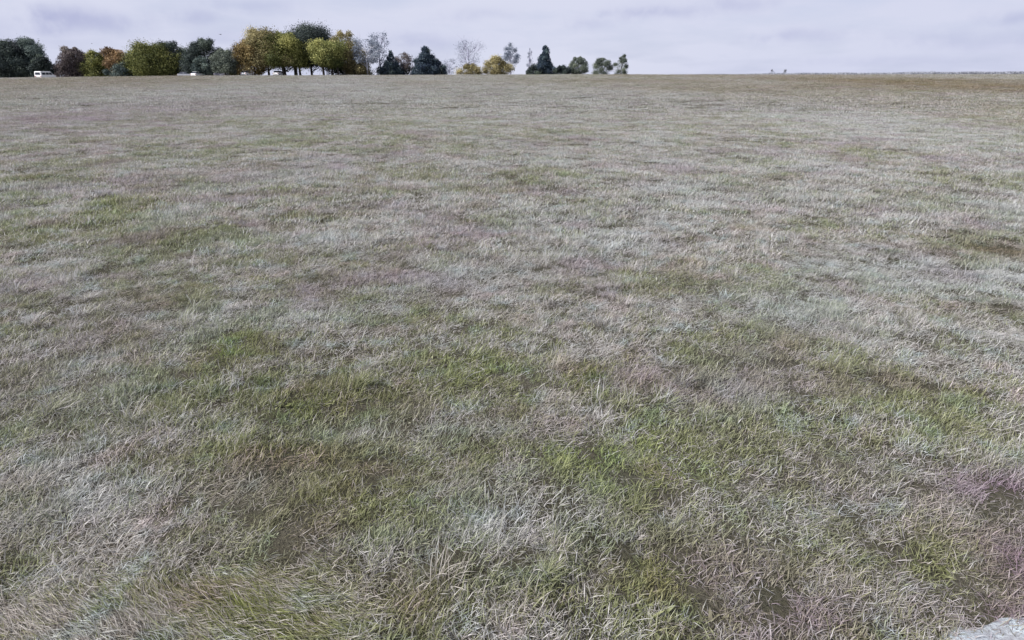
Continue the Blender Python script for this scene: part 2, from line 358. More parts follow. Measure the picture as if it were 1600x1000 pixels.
# distance ahead seen on each photo row (the field rises a little)
DIST = np.concatenate([np.linspace(1.2, 20, 150), np.geomspace(20.5, 190, 200)])
def row_of(y, z):
    v = z - CAMH; c, s = math.cos(PITCH), math.sin(PITCH)
    return CY - F * (y * s + v * c) / (y * c - v * s)
_rw = row_of(DIST, terrain(np.zeros_like(DIST), DIST)); o_ = np.argsort(_rw); ROWS = _rw[o_]; DIST = DIST[o_]
def field_patch(lst, x, y):
    tot = np.zeros_like(x)
    for px, py, hw, hh, s in lst:
        Y0 = gdist_row(max(py, 124)); yn = gdist_row(max(py + hh, 125)); yf = gdist_row(max(py - hh, 123))
        X0 = (px - CX) / F * (Y0 * math.cos(PITCH) + CAMH * math.sin(PITCH)); rx = hw / F * (Y0 * math.cos(PITCH) + CAMH * math.sin(PITCH)); ry = max((yf - yn) / 2, .08)
        wob = 1 + 1.1 * (fbm(x, y, max(rx, ry) * .5, int(px) + 3) - .5)
        q = (((x - X0) / rx) ** 2 + ((y - (yf + yn) / 2) / ry) ** 2) * wob
        tot = np.maximum(tot, s * np.exp(-q * .9))
    return tot
def fields(x, y):
    r = np.hypot(x, y)
    n1 = fbm(x, y, 1.1, 11, 4); n2 = fbm(x, y, 5.0, 23, 3); n3 = fbm(x, y * .35, 26.0, 37, 3); n4 = fbm(x, y, .35, 51, 2)
    near = np.clip((9 - r) / 7, 0, 1)
    gbase = np.clip((n1 - .5) * 1.7 + (n2 - .5) * .7 + (n4 - .5) * 1.1 + (n3 - .5) * .6 + .42 + .12 * near - .06 * np.clip((r - 30) / 60, 0, 1), 0.05, .8)
    lush = field_patch(GREEN, x, y) * np.clip(.55 + (n4 - .3) * 1.2, .4, 1.1)
    gr = np.clip(gbase + lush * 1.1 - field_patch(PALE_GLARE, x, y) * .35, 0.03, .97)
    br = np.clip(field_patch(BROWN, x, y) + np.clip((fbm(x, y, .8, 71, 3) - .58) * 2.2, 0, .5) + np.clip((fbm(x, y * .3, 30., 72, 3) - .56) * 2.5, 0, .5), 0, 1)
    pl = np.clip(field_patch(PALE_GLARE, x, y) * .8 + np.clip((fbm(x, y, 1.6, 81, 3) - .55) * 2.0, 0, .5), 0, 1)
    pu = np.clip(field_patch(PURPLE, x, y) + np.clip((fbm(x, y, 1.2, 91, 3) - .56) * 2.2, 0, .45), 0, 1)
    ho = np.clip(field_patch(HOLLOW, x, y) * np.clip(.2 + (fbm(x, y, .3, 141, 2) - .25) * 2.2, 0, 1.2) + np.clip((fbm(x, y, .45, 151, 2) - .62) * 2.0, 0, .3), 0, .9)
    return gr, br, pl, pu, np.clip(lush, 0, 1), ho

def sector(n, y0, y1, margin=2.2, slope=.98):
    # uniform random points over y0..y1 with |x| < margin + slope*y
    A = lambda y: margin * y + slope * y * y / 2
    u = rng.random(n) * (A(y1) - A(y0)) + A(y0)
    y = (-margin + np.sqrt(margin ** 2 + 2 * slope * u)) / slope
    x = (rng.random(n) * 2 - 1) * (margin + slope * y)
    return x, y
def area(y0, y1, margin=2.2, slope=.98): return 2 * (margin * (y1 - y0) + slope * (y1 ** 2 - y0 ** 2) / 2)
X = []; Yy = []; ID = []; RZ = []; SCL = []; TL = []
VE = gp(0, 925)[1], gp(470, 915)[1]
def verge_mask(x, y):                                   # flattened strip at bottom left
    lim = VE[0] + (VE[1] - VE[0]) * (x - gp(0, 925)[0]) / (gp(470, 915)[0] - gp(0, 925)[0])
    return (y < lim + (fbm(x, y, .5, 5) - .5) * .35) & (x < gp(520, 950)[0] + (fbm(x, y, .4, 6) - .5) * .5)
def on_gravel(x, y):
    gx = gedge[:, 0]; gy = gedge[:, 1]; o = np.argsort(gx)
    d = np.interp(x, gx[o], gy[o]) - y
    return (x > gx.min() - .02) & (d > .05 + .50 * rng.random(x.shape) ** 2)
def flow(x, y): return (fbm(x, y, 2.4, 101, 3) - .5) * 9.0 - .4 + (fbm(x, y, .5, 111, 2) - .5) * 7
def sow(n, y0, y1, ids, keep, smin, smax, zj=.6, random_rot=False, **kw):
    x, y = sector(n, y0, y1, **kw)
    m = keep(x, y) > rng.random(n)
    x = x[m]; y = y[m]; k = len(x)
    X.append(x); Yy.append(y); ID.append(rng.choice(ids, k))
    RZ.append(rng.random(k) * 6.283 if random_rot else flow(x, y) + rng.normal(0, zj, k)); SCL.append(rng.uniform(smin, smax, k))
    return k
def fade(y, a, b): return np.clip((b - y) / (b - a), 0, 1)
gr_ = lambda x, y: fields(x, y)[0]
open_ = lambda x, y: (~on_gravel(x, y)) * 1.0
vm = lambda x, y: verge_mask(x, y) * 1.0
sow(int(area(.6, 13) * 115), .6, 13, K_STRAW, lambda x, y: open_(x, y) * (1 - vm(x, y)) * (1.0 - .62 * gr_(x, y)) * (1 - fields(x, y)[5]) * fade(y, 8, 13), .65, 1.15)
sow(int(area(.6, 13) * 85), .6, 13, K_GREEN, lambda x, y: open_(x, y) * (1 - .55 * vm(x, y)) * (.35 + .65 * gr_(x, y)) * (1 - .45 * fields(x, y)[5]) * fade(y, 8, 13), .6, 1.25, random_rot=True)
sow(int(area(.6, 5.5) * 80), .6, 5.5, K_GREEN + K_STRAW[:3], lambda x, y: open_(x, y) * (1 - vm(x, y)) * fade(y, 3.5, 5.5), .5, .9, random_rot=True)
sow(int(area(.6, 18) * 3.2), .6, 18, K_TUFT, lambda x, y: open_(x, y) * (1 - vm(x, y)) * (fbm(x, y, 1.5, 17) > .45), .7, 1.35, random_rot=True)
sow(int(area(.6, 7) * 9), .6, 7, K_WEED, lambda x, y: open_(x, y) * (1 - vm(x, y)) * np.clip(gr_(x, y) * 1.6 - .5, 0, 1), .6, 1.3, random_rot=True)
sow(int(area(.6, 16) * 8), .6, 16, K_STALK, lambda x, y: open_(x, y) * (1 - vm(x, y)) * (fbm(x, y, .7, 7) > .46), .6, 1.1)
xs, ys = None, None
n0 = len(X); sow(int(area(.6, 3.6) * 230), .6, 3.6, K_FLAT, lambda x, y: open_(x, y) * vm(x, y), .6, 1.0)
RZ[-1] = rng.normal(-.5, .2, len(RZ[-1])) + (rng.random(len(RZ[-1])) > .5) * math.pi
sow(int(area(8, 48) * 24), 8, 48, K_MID, lambda x, y: (1 - fade(y, 8, 13)) * fade(y, 36, 48) * (1 - .5 * gr_(x, y)), .7, 1.2, zj=1.0)
sow(int(area(8, 48) * 14), 8, 48, K_MIDG, lambda x, y: (1 - fade(y, 8, 13)) * fade(y, 36, 48) * (.3 + .7 * gr_(x, y)), .7, 1.25, random_rot=True)
sow(int(area(34, 285, slope=.92) * 2.3), 34, 285, K_FAR, lambda x, y: (1 - fade(y, 34, 48)) * (.75 + .25 * (fbm(x, y, 6., 5) > .5)) , .7, 1.3, random_rot=True, slope=.92)
X = np.concatenate(X); Yy = np.concatenate(Yy); ID = np.concatenate(ID); RZ = np.concatenate(RZ); SCL = np.concatenate(SCL)
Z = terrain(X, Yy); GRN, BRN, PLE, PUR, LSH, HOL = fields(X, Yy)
kinds_green = np.isin(ID, K_GREEN + K_MIDG + K_WEED)
GG = np.where(kinds_green, np.clip(GRN * 1.1 + .38, 0, .97), np.clip(GRN * .62 - .04, 0.02, 1))
GG = np.where(np.isin(ID, K_STALK), GG * .3, GG)
GG = np.where(np.isin(ID, K_TUFT), np.clip(GRN * 1.7 - .45 + rng.normal(0, .2, len(X)), .03, .95), GG); GG = np.where(np.isin(ID, K_WEED), .98, GG)
isf = np.isin(ID, K_FLAT); GG = np.where(isf, np.clip(.15 + 2.2 * (fbm(X, Yy * 2.5, .5, 61, 2) - .4), .05, .85), GG); BRN = np.where(isf, .3, BRN); PLE = np.where(isf, 0, PLE)
GG = np.where(np.isin(ID, K_FAR), np.clip(GRN * .85, .05, .9), GG)
hv = (1 - .45 * HOL) * np.clip(.72 + (fbm(X, Yy, .75, 131, 3) - .3) * 1.0, .55, 1.5)     # taller and shorter tussocks
me = bpy.data.meshes.new('field_grass'); me.vertices.add(len(X)); me.vertices.foreach_set('co', np.stack([X, Yy, Z], 1).ravel().astype(np.float32))
def vatt(name, arr, typ='FLOAT'):
    a_ = me.attributes.new(name, typ, 'POINT')
    a_.data.foreach_set('vector' if typ == 'FLOAT_VECTOR' else 'value', arr.ravel().astype(np.int32 if typ == 'INT' else np.float32))
vatt('rot', np.stack([rng.normal(0, .08, len(X)), rng.normal(0, .08, len(X)), RZ], 1), 'FLOAT_VECTOR')
vatt('scl', np.stack([SCL, SCL, SCL * hv], 1), 'FLOAT_VECTOR'); vatt('pick', ID, 'INT')
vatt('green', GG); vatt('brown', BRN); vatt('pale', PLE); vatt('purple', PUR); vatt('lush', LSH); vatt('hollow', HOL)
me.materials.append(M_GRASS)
grass = link(bpy.data.objects.new('field_grass', me))
tag(grass, 'rough tangled field of pale straw and green grass', 'grass', kind='stuff')
ng = bpy.data.node_groups.new('set_out_clumps', 'GeometryNodeTree')
ng.interface.new_socket('Geometry', in_out='INPUT', socket_type='NodeSocketGeometry'); ng.interface.new_socket('Geometry', in_out='OUTPUT', socket_type='NodeSocketGeometry')
gi = ng.nodes.new('NodeGroupInput'); go = ng.nodes.new('NodeGroupOutput'); ip = ng.nodes.new('GeometryNodeInstanceOnPoints'); ci = ng.nodes.new('GeometryNodeCollectionInfo')
ci.inputs['Collection'].default_value = KIT; ci.inputs['Separate Children'].default_value = True; ci.inputs['Reset Children'].default_value = True
def na(name, typ):
    q = ng.nodes.new('GeometryNodeInputNamedAttribute'); q.data_type = typ; q.inputs[0].default_value = name
    return [s for s in q.outputs if s.enabled and s.name == 'Attribute'][0]
ng.links.new(gi.outputs[0], ip.inputs['Points']); ng.links.new(ci.outputs[0], ip.inputs['Instance']); ip.inputs['Pick Instance'].default_value = True
ng.links.new(na('pick', 'INT'), ip.inputs['Instance Index']); ng.links.new(na('rot', 'FLOAT_VECTOR'), ip.inputs['Rotation']); ng.links.new(na('scl', 'FLOAT_VECTOR'), ip.inputs['Scale'])
ng.links.new(ip.outputs[0], go.inputs[0])
md = grass.modifiers.new('clumps', 'NODES'); md.node_group = ng
print('grass clumps', len(X))

# ------------------------------------------------------------ trees
def tube(V, Fc, pts, rads, n=6):
    pts = [np.array(p, float) for p in pts]; base = len(V)
    for i, p in enumerate(pts):
        t = pts[min(i + 1, len(pts) - 1)] - pts[max(i - 1, 0)]; t = t / (np.linalg.norm(t) + 1e-9)
        u = np.cross(t, [0.3, 1, 0.2]); u /= np.linalg.norm(u) + 1e-9; w = np.cross(t, u)
        for k in range(n):
            a_ = 2 * math.pi * k / n; V.append(p + (u * math.cos(a_) + w * math.sin(a_)) * rads[i])
    for i in range(len(pts) - 1):
        for k in range(n):
            k2 = (k + 1) % n; Fc.append((base + i * n + k, base + i * n + k2, base + (i + 1) * n + k2, base + (i + 1) * n + k))
def limb_pts(a_, b_, r, sag, k=5):
    a_ = np.array(a_, float); b_ = np.array(b_, float); L_ = np.linalg.norm(b_ - a_); out_ = []
    for i in range(k):
        t = i / (k - 1); p = a_ * (1 - t) + b_ * t; p = p + r.normal(0, L_ * .045, 3) * (0 < t); p[2] += sag * math.sin(t * math.pi) * L_; out_.append(p)
    return out_
PROF = {'round': lambda t: math.sqrt(max(0, 1 - (2 * t - 1) ** 2)) ** .8,
        'oval': lambda t: math.sin(math.pi * min(1, t * .9 + .1)) ** .6,
        'dome': lambda t: (1 - t ** 2.4) ** .5 * (.82 + .18 * min(1, t * 3)),
        'cone': lambda t: max(.05, (1 - t) ** .85) * (.75 + .25 * min(1, t * 6)),
        'vase': lambda t: .35 + .65 * math.sin(math.pi * min(1, .1 + t * .62)) if t < .93 else .45}
def tree(name, label, cat, px, ytop, wpx, Y, leaf, shape='round', clear=.12, dens=1.0, lobes=16, bark=None, bare=0.0, group='trees along the far edge of the field', lean=0.0, lsize=.32, stems=1, base=None, depth=1.0, rough=1.0):
    seed = int(px * 7 + ytop); r = np.random.default_rng(seed)
    top = at(px, ytop, Y); x0 = top[0]; z0 = float(terrain(x0, Y)) if base is None else base
    H = top[2] - z0; kx = (Y * math.cos(PITCH) + CAMH * math.sin(PITCH)) / F; Wd = wpx * kx / 2
    root = empty(name, (x0, Y, z0)); tag(root, label, cat, group)
    Wd *= 1.36 if name in ('broadleaf_tree', 'bush') else 1.18; zc0 = H * (clear if clear > .13 else clear - .06); ch = H - zc0; prof = PROF[shape]
    V = []; Fc = []
    tr = .018 * H + .05
    for s_ in range(stems):
        off = np.array([r.normal(0, Wd * .25), r.normal(0, Wd * .2), 0]) if stems > 1 else np.zeros(3)
        tp = [off + np.array([r.normal(0, .02 * H) * t + lean * t * Wd, r.normal(0, .02 * H) * t, H * .86 * t - .25 * (t == 0)]) for t in (0, .2, .4, .62, .82, 1)]
        tube(V, Fc, tp, [tr * 1.35, tr, tr * .8, tr * .55, tr * .3, tr * .08], 8)
    LC = []; 
    for i in range(lobes):
        t = (i + r.random()) / lobes; pr = prof(t) * Wd; a_ = i * 2.4 + r.normal(0, .35)
        rad = Wd * r.uniform(.17, .40) * (1.0 if shape not in ('cone',) else .8) * (.5 + .5 * prof(t))
        rho = max(0, pr - rad * .72) * r.uniform(.55, 1.25)
        c_ = np.array([math.cos(a_) * rho + lean * t * Wd, math.sin(a_) * rho * depth, zc0 + ch * t])
        c_[2] = min(max(c_[2] + r.normal(0, .05 * ch), zc0 + rad * .45), H - rad * .45)
        LC.append((c_, rad))
        t0 = max(.1, min(.8, c_[2] / H - .18)); s0 = np.array([lean * t0 * Wd, 0, H * .86 * t0])
        tube(V, Fc, limb_pts(s0, c_, r, .04), [tr * .38, tr * .28, tr * .2, tr * .12, tr * .04], 5)
        if bare or dens < .7:
            for _ in range(7 if bare > .5 else 4):
                e_ = c_ + r.normal(0, 1, 3) * rad * .9 + np.array([0, 0, rad * .5]); m_ = c_ * .6 + s0 * .4
                tube(V, Fc, limb_pts(m_, e_, r, .03, 4), [tr * .17, tr * .12, tr * .08, tr * .035], 4)
    mesh_obj('trunk', np.array(V), Fc, bark or M_BARK, root, True)
    if bare < 1:
        n = int(520 * dens * (1 - bare) * (Wd / 3.0) ** .8 * (.32 / lsize) ** 1.2) + 30
        P = []; T = []; NN = []
        for c_, rad in LC:
            k = int(n * (rad / (Wd * .32)) ** 1.6)
            d_ = r.normal(0, 1, (k, 3)); d_ /= np.linalg.norm(d_, axis=1)[:, None]
            q = rad * (1 - .55 * r.random(k) ** 1.8) * (1 + rough * .28 * r.normal(0, 1, k))
            p = c_ + d_ * q[:, None] * np.array([1, 1, .85]); P.append(p); NN.append(d_)
            T.append(np.clip(r.normal(.45, .22, k) + r.normal(0, .24), 0, 1))
        k = int(n * lobes * .25)                           # loose leaves between the clumps
        t = r.random(k); a_ = r.random(k) * 6.283; pr = np.array([prof(v) for v in t]) * Wd * np.sqrt(r.random(k)) * .9
        P.append(np.stack([np.cos(a_) * pr + lean * t * Wd, np.sin(a_) * pr * depth, zc0 + ch * t * .97], 1)); NN.append(r.normal(0, 1, (k, 3))); T.append(np.clip(r.normal(.4, .2, k), 0, 1))
        P = np.concatenate(P); NN = np.concatenate(NN); T = np.concatenate(T)
        ok = P[:, 2] > .1; P = P[ok]; NN = NN[ok]; T = T[ok]; K = len(P)
        nn = NN + r.normal(0, .7, (K, 3)); nn /= np.linalg.norm(nn, axis=1)[:, None]
        u = np.cross(nn, r.normal(0, 1, (K, 3))); u /= np.linalg.norm(u, axis=1)[:, None]; w = np.cross(nn, u)
        s_ = lsize * r.uniform(.45, 1.2, K)[:, None]
        vv = np.stack([P + u * s_ * .62, P + w * s_ * .34 + nn * s_ * .1, P - u * s_ * .62, P - w * s_ * .34 + nn * s_ * .1], 1).reshape(-1, 3)
        ff = np.arange(4 * K).reshape(-1, 4)
        mesh_obj('crown', vv, ff, LM[leaf], root, False, {'tint': np.repeat(T, 4)})
    return root

G1 = 'trees along the far edge of the field'
G2 = 'bushes along the far edge of the field'
tree('broadleaf_tree', 'dark green tree cut by the left edge of the photo', 'tree', 6, 64, 52, 192, 'dark', 'dome', .06, 1.9, 26)
tree('broadleaf_tree', 'tall grey-green tree second from the left edge', 'tree', 37, 61, 52, 196, 'grey', 'dome', .08, 1.7, 26)
tree('broadleaf_tree', 'low dark tree just left of the white van', 'tree', 61, 86, 32, 188, 'dark', 'dome', .05, 1.8)
tree('broadleaf_tree', 'dull plum-brown rounded tree just right of the white van', 'tree', 110, 75, 48, 190, 'plum', 'dome', .05, 1.6, 22)
tree('broadleaf_tree', 'yellow-green tree between the plum-brown and the orange tree', 'tree', 147, 80, 38, 190, 'olive', 'dome', .05, 1.1)
tree('broadleaf_tree', 'dark tree top showing behind the orange tree', 'tree', 168, 74, 26, 200, 'plum', 'oval', .1, 1.0)
tree('broadleaf_tree', 'small orange-brown tree beside the broad olive tree', 'tree', 180, 76, 30, 189, 'rust', 'round', .2, 1.2)
tree('bush', 'pale green bush at the foot of the orange-brown tree', 'bush', 186, 98, 30, 187, 'grey', 'dome', .03, 1.0, 10, group=G2)
tree('broadleaf_tree', 'broad rounded olive green tree right of the orange-brown tree', 'tree', 232, 70, 70, 192, 'olive', 'dome', .06, 1.3, 30)
tree('broadleaf_tree', 'dark tree standing behind the right side of the broad olive tree', 'tree', 262, 66, 52, 197, 'dark', 'dome', .06, 1.4, 20)
tree('broadleaf_tree', 'dark blue-green tree below the bird', 'tree', 315, 62, 46, 194, 'dark', 'dome', .06, 1.8, 24)
tree('broadleaf_tree', 'lower dark green tree left of the dark tree below the bird', 'tree', 296, 80, 32, 190, 'dark', 'dome', .1, 1.2)
tree('bush', 'mid green bush in front of the dark blue-green tree', 'bush', 312, 88, 30, 188, 'grey', 'dome', .12, .7, 10, group=G2)
tree('broadleaf_tree', 'small pale sage green tree left of the golden tree', 'tree', 346, 78, 34, 185.5, 'sage', 'dome', .15, 1.1)
tree('broadleaf_tree', 'golden orange autumn tree at the left of the tall clump', 'tree', 383, 64, 42, 190, 'gold', 'dome', .12, 1.3, 18, stems=3)
tree('broadleaf_tree', 'large tree of golden-olive leaves with bare trunk below', 'tree', 412, 47, 70, 194, 'tan', 'dome', .24, 1.4, 30, stems=3)
tree('broadleaf_tree', 'olive green tree between the golden-olive and the tallest dark tree', 'tree', 442, 51, 58, 193, 'olive', 'dome', .24, 1.3, 26, stems=3)
tree('broadleaf_tree', 'tallest dark green tree of the clump', 'tree', 482, 44, 76, 203, 'dark', 'dome', .22, 1.8, 34, stems=4)
tree('broadleaf_tree', 'bright yellow-green tree in front of the tallest dark tree', 'tree', 507, 63, 46, 192, 'lime', 'round', .26, 1.3, 18, stems=3)
tree('broadleaf_tree', 'dark tree low behind the olive-brown tree', 'tree', 545, 72, 46, 205, 'dark', 'dome', .06, 1.2)
tree('broadleaf_tree', 'brown-tinged tree right of the tallest dark tree', 'tree', 532, 50, 40, 199, 'tan', 'oval', .2, 1.1, 16, M_PALE)
tree('broadleaf_tree', 'olive-brown tree at the right end of the tall clump', 'tree', 553, 62, 36, 196, 'tan', 'dome', .1, .9, 14)
tree('sparse_tree', 'thin grey tree with pale trunk and sparse leaves', 'tree', 570, 60, 44, 194, 'blue', 'vase', .35, .5, 14, M_PALE, .25)
tree('bare_tree', 'tall nearly bare tree with wispy top right of the pale trunk', 'tree', 590, 49, 30, 200, 'blue', 'vase', .3, .35, 14, M_TWIG, .6)
tree('bush', 'dark bush at the foot of the thin grey tree', 'bush', 558, 98, 46, 204, 'dark', 'dome', .02, 1.2, 10, group=G2)
tree('conifer', 'small ragged dark conifer right of the pale trunk', 'conifer', 610, 80, 30, 197, 'con', 'cone', .25, .6, 14)
tree('bush', 'low dark hedge bush under the small ragged conifer', 'bush', 612, 99, 36, 198, 'con', 'dome', .02, 1.3, 12, group=G2)
tree('sparse_tree', 'rounded purple-grey tree between the two dark conifers', 'tree', 630, 82, 30, 199, 'plum', 'round', .15, .45, 12, M_TWIG, .3)
tree('conifer', 'broad dark blue-green conifer with pointed top', 'conifer', 664, 73, 50, 196, 'con', 'cone', .03, 1.7, 26)
tree('bush', 'dark bush against the right side of the broad conifer', 'bush', 682, 93, 24, 198, 'con', 'dome', .02, 1.2, 10, group=G2)
tree('bare_tree', 'small leaning bare tree right of the broad conifer', 'tree', 702, 92, 26, 225, 'blue', 'vase', .2, .2, 12, M_TWIG, .8)
tree('bare_tree', 'faint bare tree with open fan of twigs', 'tree', 731, 63, 46, 260, 'blue', 'vase', .35, .2, 18, M_TWIG, .75)
tree('bush', 'small olive-grey bush under the faint bare tree', 'bush', 734, 101, 30, 205, 'tan', 'dome', .02, .9, 10, group=G2)
tree('bush', 'wide golden-brown bush left of the pale sparse tree', 'bush', 776, 90, 36, 205, 'tan', 'dome', .02, 1.2, 14, group=G2)
tree('sparse_tree', 'pale blue-grey sparse tree behind the golden-brown bush', 'tree', 797, 68, 26, 240, 'blue', 'oval', .25, .5, 12, M_TWIG, .2)
tree('bare_tree', 'thin faint bare tree left of the narrow conifer', 'tree', 828, 74, 12, 260, 'blue', 'oval', .2, .25, 10, M_TWIG, .7)
tree('conifer', 'narrow dark conifer rising from low bushes', 'conifer', 852, 72, 36, 206, 'con', 'cone', .03, 1.7, 26)
tree('bush', 'low dark bush left of the narrow conifer', 'bush', 836, 103, 24, 205, 'dark', 'dome', .02, 1.4, 10, group=G2)
tree('bush', 'low dark bush right of the narrow conifer', 'bush', 878, 103, 22, 205, 'dark', 'dome', .02, 1.4, 10, group=G2)
tree('broadleaf_tree', 'small dark green tree third from the right end of the tree line', 'tree', 905, 89, 25, 212, 'sage', 'round', .08, 1.3, 14, lsize=.28)
tree('broadleaf_tree', 'small sage green round tree second from the right end of the line', 'tree', 941, 89, 22, 300, 'sage', 'round', .12, 1.5, 16)
tree('broadleaf_tree', 'small sage green tree leaning a little right at the right end of the tree line', 'tree', 970, 85, 19, 320, 'sage', 'oval', .12, 1.5, 14, lean=.3)
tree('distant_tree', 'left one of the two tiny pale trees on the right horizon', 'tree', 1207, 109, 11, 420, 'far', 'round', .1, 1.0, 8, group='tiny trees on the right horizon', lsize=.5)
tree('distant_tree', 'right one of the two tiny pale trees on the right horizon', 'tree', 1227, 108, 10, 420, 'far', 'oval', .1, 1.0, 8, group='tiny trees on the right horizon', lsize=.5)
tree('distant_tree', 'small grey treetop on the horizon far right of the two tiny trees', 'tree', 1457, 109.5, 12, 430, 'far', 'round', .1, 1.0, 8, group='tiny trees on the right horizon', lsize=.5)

def undergrowth():                                      # scrub filling the foot of the tree rows
    r = np.random.default_rng(14); P = []; T = []
    for x0_, x1_, yt in ((-60, 62, 104), (86, 366, 106), (512, 560, 101), (590, 690, 106)):
        for px in np.arange(x0_, x1_, 2.0):
            Y = 200 + r.normal(0, 2); top = at(px, yt + 4 * (vnoise(np.array([px]), np.array([0.]), 9, 3)[0] - .5) + r.normal(0, 1), Y); z0 = float(terrain(top[0], Y)); k = 60
            P.append(np.stack([top[0] + r.normal(0, .5, k), Y + r.normal(0, 1.0, k), z0 + (top[2] - z0) * r.random(k) ** .8], 1)); T.append(np.clip(r.normal(.4, .2, k), 0, 1))
    P = np.concatenate(P); T = np.concatenate(T); K = len(P)
    u = r.normal(0, 1, (K, 3)); u /= np.linalg.norm(u, axis=1)[:, None]; w = np.cross(u, r.normal(0, 1, (K, 3))); w /= np.linalg.norm(w, axis=1)[:, None]
    s_ = r.uniform(.12, .3, K)[:, None]
    vv = np.stack([P + u * s_, P + w * s_ * .6, P - u * s_, P - w * s_ * .6], 1).reshape(-1, 3)
    o = mesh_obj('undergrowth', vv, np.arange(4 * K).reshape(-1, 4), LM['dark'], None, False, {'tint': np.repeat(T, 4)})
    tag(o, 'low dark scrub filling the foot of the tree rows', 'undergrowth', kind='stuff')
undergrowth()
def distant_wood():                                     # low line of far trees reading as one mass
    r = np.random.default_rng(4); P = []; T = []
    for px in np.arange(960, 1860, 1.2):
        Y = 470 + r.normal(0, 12); ht = np.interp(px, [960, 1150, 1350, 1480, 1600], [118, 116.6, 114.6, 113.6, 112.6]) - 1.5 * vnoise(np.array([px]), np.array([0.]), 22, 3)[0] * min(1, (px - 960) / 300)
        top = at(px, ht, Y); z0 = float(terrain(top[0], Y)); zl = max(z0, at(px, 121, Y)[2]); k = 240
        P.append(np.stack([top[0] + r.normal(0, .9, k), Y + r.normal(0, 2.5, k), zl + (top[2] - zl) * (1 - r.random(k) ** 1.6)], 1)); T.append(np.clip(r.normal(.4, .2, k), 0, 1))
        if z0 < zl: P.append(np.stack([top[0] + r.normal(0, .9, 30), Y + r.normal(0, 2.5, 30), z0 + (zl - z0) * r.random(30)], 1)); T.append(np.clip(r.normal(.4, .2, 30), 0, 1))
    P = np.concatenate(P); T = np.concatenate(T); K = len(P)
    u = r.normal(0, 1, (K, 3)); u /= np.linalg.norm(u, axis=1)[:, None]; w = np.cross(u, r.normal(0, 1, (K, 3))); w /= np.linalg.norm(w, axis=1)[:, None]
    s_ = r.uniform(.3, .6, K)[:, None]
    vv = np.stack([P + u * s_, P + w * s_ * .6, P - u * s_, P - w * s_ * .6], 1).reshape(-1, 3)
    o = mesh_obj('distant_wood', vv, np.arange(4 * K).reshape(-1, 4), LM['far'], None, False, {'tint': np.repeat(T, 4)})
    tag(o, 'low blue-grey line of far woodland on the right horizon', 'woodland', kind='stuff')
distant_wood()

tree('bush', 'dark green undergrowth between the low dark tree and the bare trunks', 'bush', 362, 104, 30, 198, 'olive', 'dome', .02, 1.2, 10, group=G2)
tree('broadleaf_tree', 'dark green tree filling the gap behind the plum-brown tree and its yellow-green neighbour', 'tree', 130, 88, 36, 202, 'dark', 'dome', .05, 1.2)
tree('broadleaf_tree', 'dark tree filling the gap behind the orange-brown and the olive tree', 'tree', 202, 84, 34, 203, 'grey', 'dome', .05, 1.2)
# ------------------------------------------------------------ vehicles at the foot of the trees
def extrude_profile(pts, w, m, name, parent, taper=None, bev=.04):
    bm = bmesh.new(); rings = []
    for s in (-1, 1):
        rings.append([bm.verts.new((x, s * (w / 2 - (taper(z) if taper else 0)), z)) for x, z in pts])
    bm.faces.new(rings[0]); bm.faces.new(list(reversed(rings[1])))
    for i in range(len(pts)):
        j = (i + 1) % len(pts); bm.faces.new((rings[0][j], rings[0][i], rings[1][i], rings[1][j]))
    bmesh.ops.recalc_face_normals(bm, faces=bm.faces)
    if bev: bmesh.ops.bevel(bm, geom=list(bm.edges), offset=bev, segments=2, affect='EDGES', profile=.6)
    me_ = bpy.data.meshes.new(name); bm.to_mesh(me_); bm.free(); me_.materials.append(m)
    return link(bpy.data.objects.new(name, me_), parent)
def disc(name, x, y, z, r_, t, m, parent):
    bm = bmesh.new(); bmesh.ops.create_cone(bm, cap_ends=True, segments=20, radius1=r_, radius2=r_, depth=t, matrix=Matrix.Translation((x, y, z)) @ Matrix.Rotation(math.pi / 2, 4, 'X'))
    bmesh.ops.bevel(bm, geom=[e for e in bm.edges if len(e.link_faces) == 2 and abs(e.calc_face_angle(0)) > 1], offset=r_ * .08, segments=2, affect='EDGES')
    me_ = bpy.data.meshes.new(name); bm.to_mesh(me_); bm.free(); me_.materials.append(m)
    return link(bpy.data.objects.new(name, me_), parent)
def slab(name, quad, m, parent, t=.012):
    q = [Vector(v) for v in quad]; n = (q[1] - q[0]).cross(q[2] - q[0]).normalized() * t
    v = [p + n for p in q] + [p - n for p in q]
    f = [(0, 1, 2, 3), (7, 6, 5, 4), (0, 4, 5, 1), (1, 5, 6, 2), (2, 6, 7, 3), (3, 7, 4, 0)]
    return mesh_obj(name, [tuple(p) for p in v], f, m, parent)
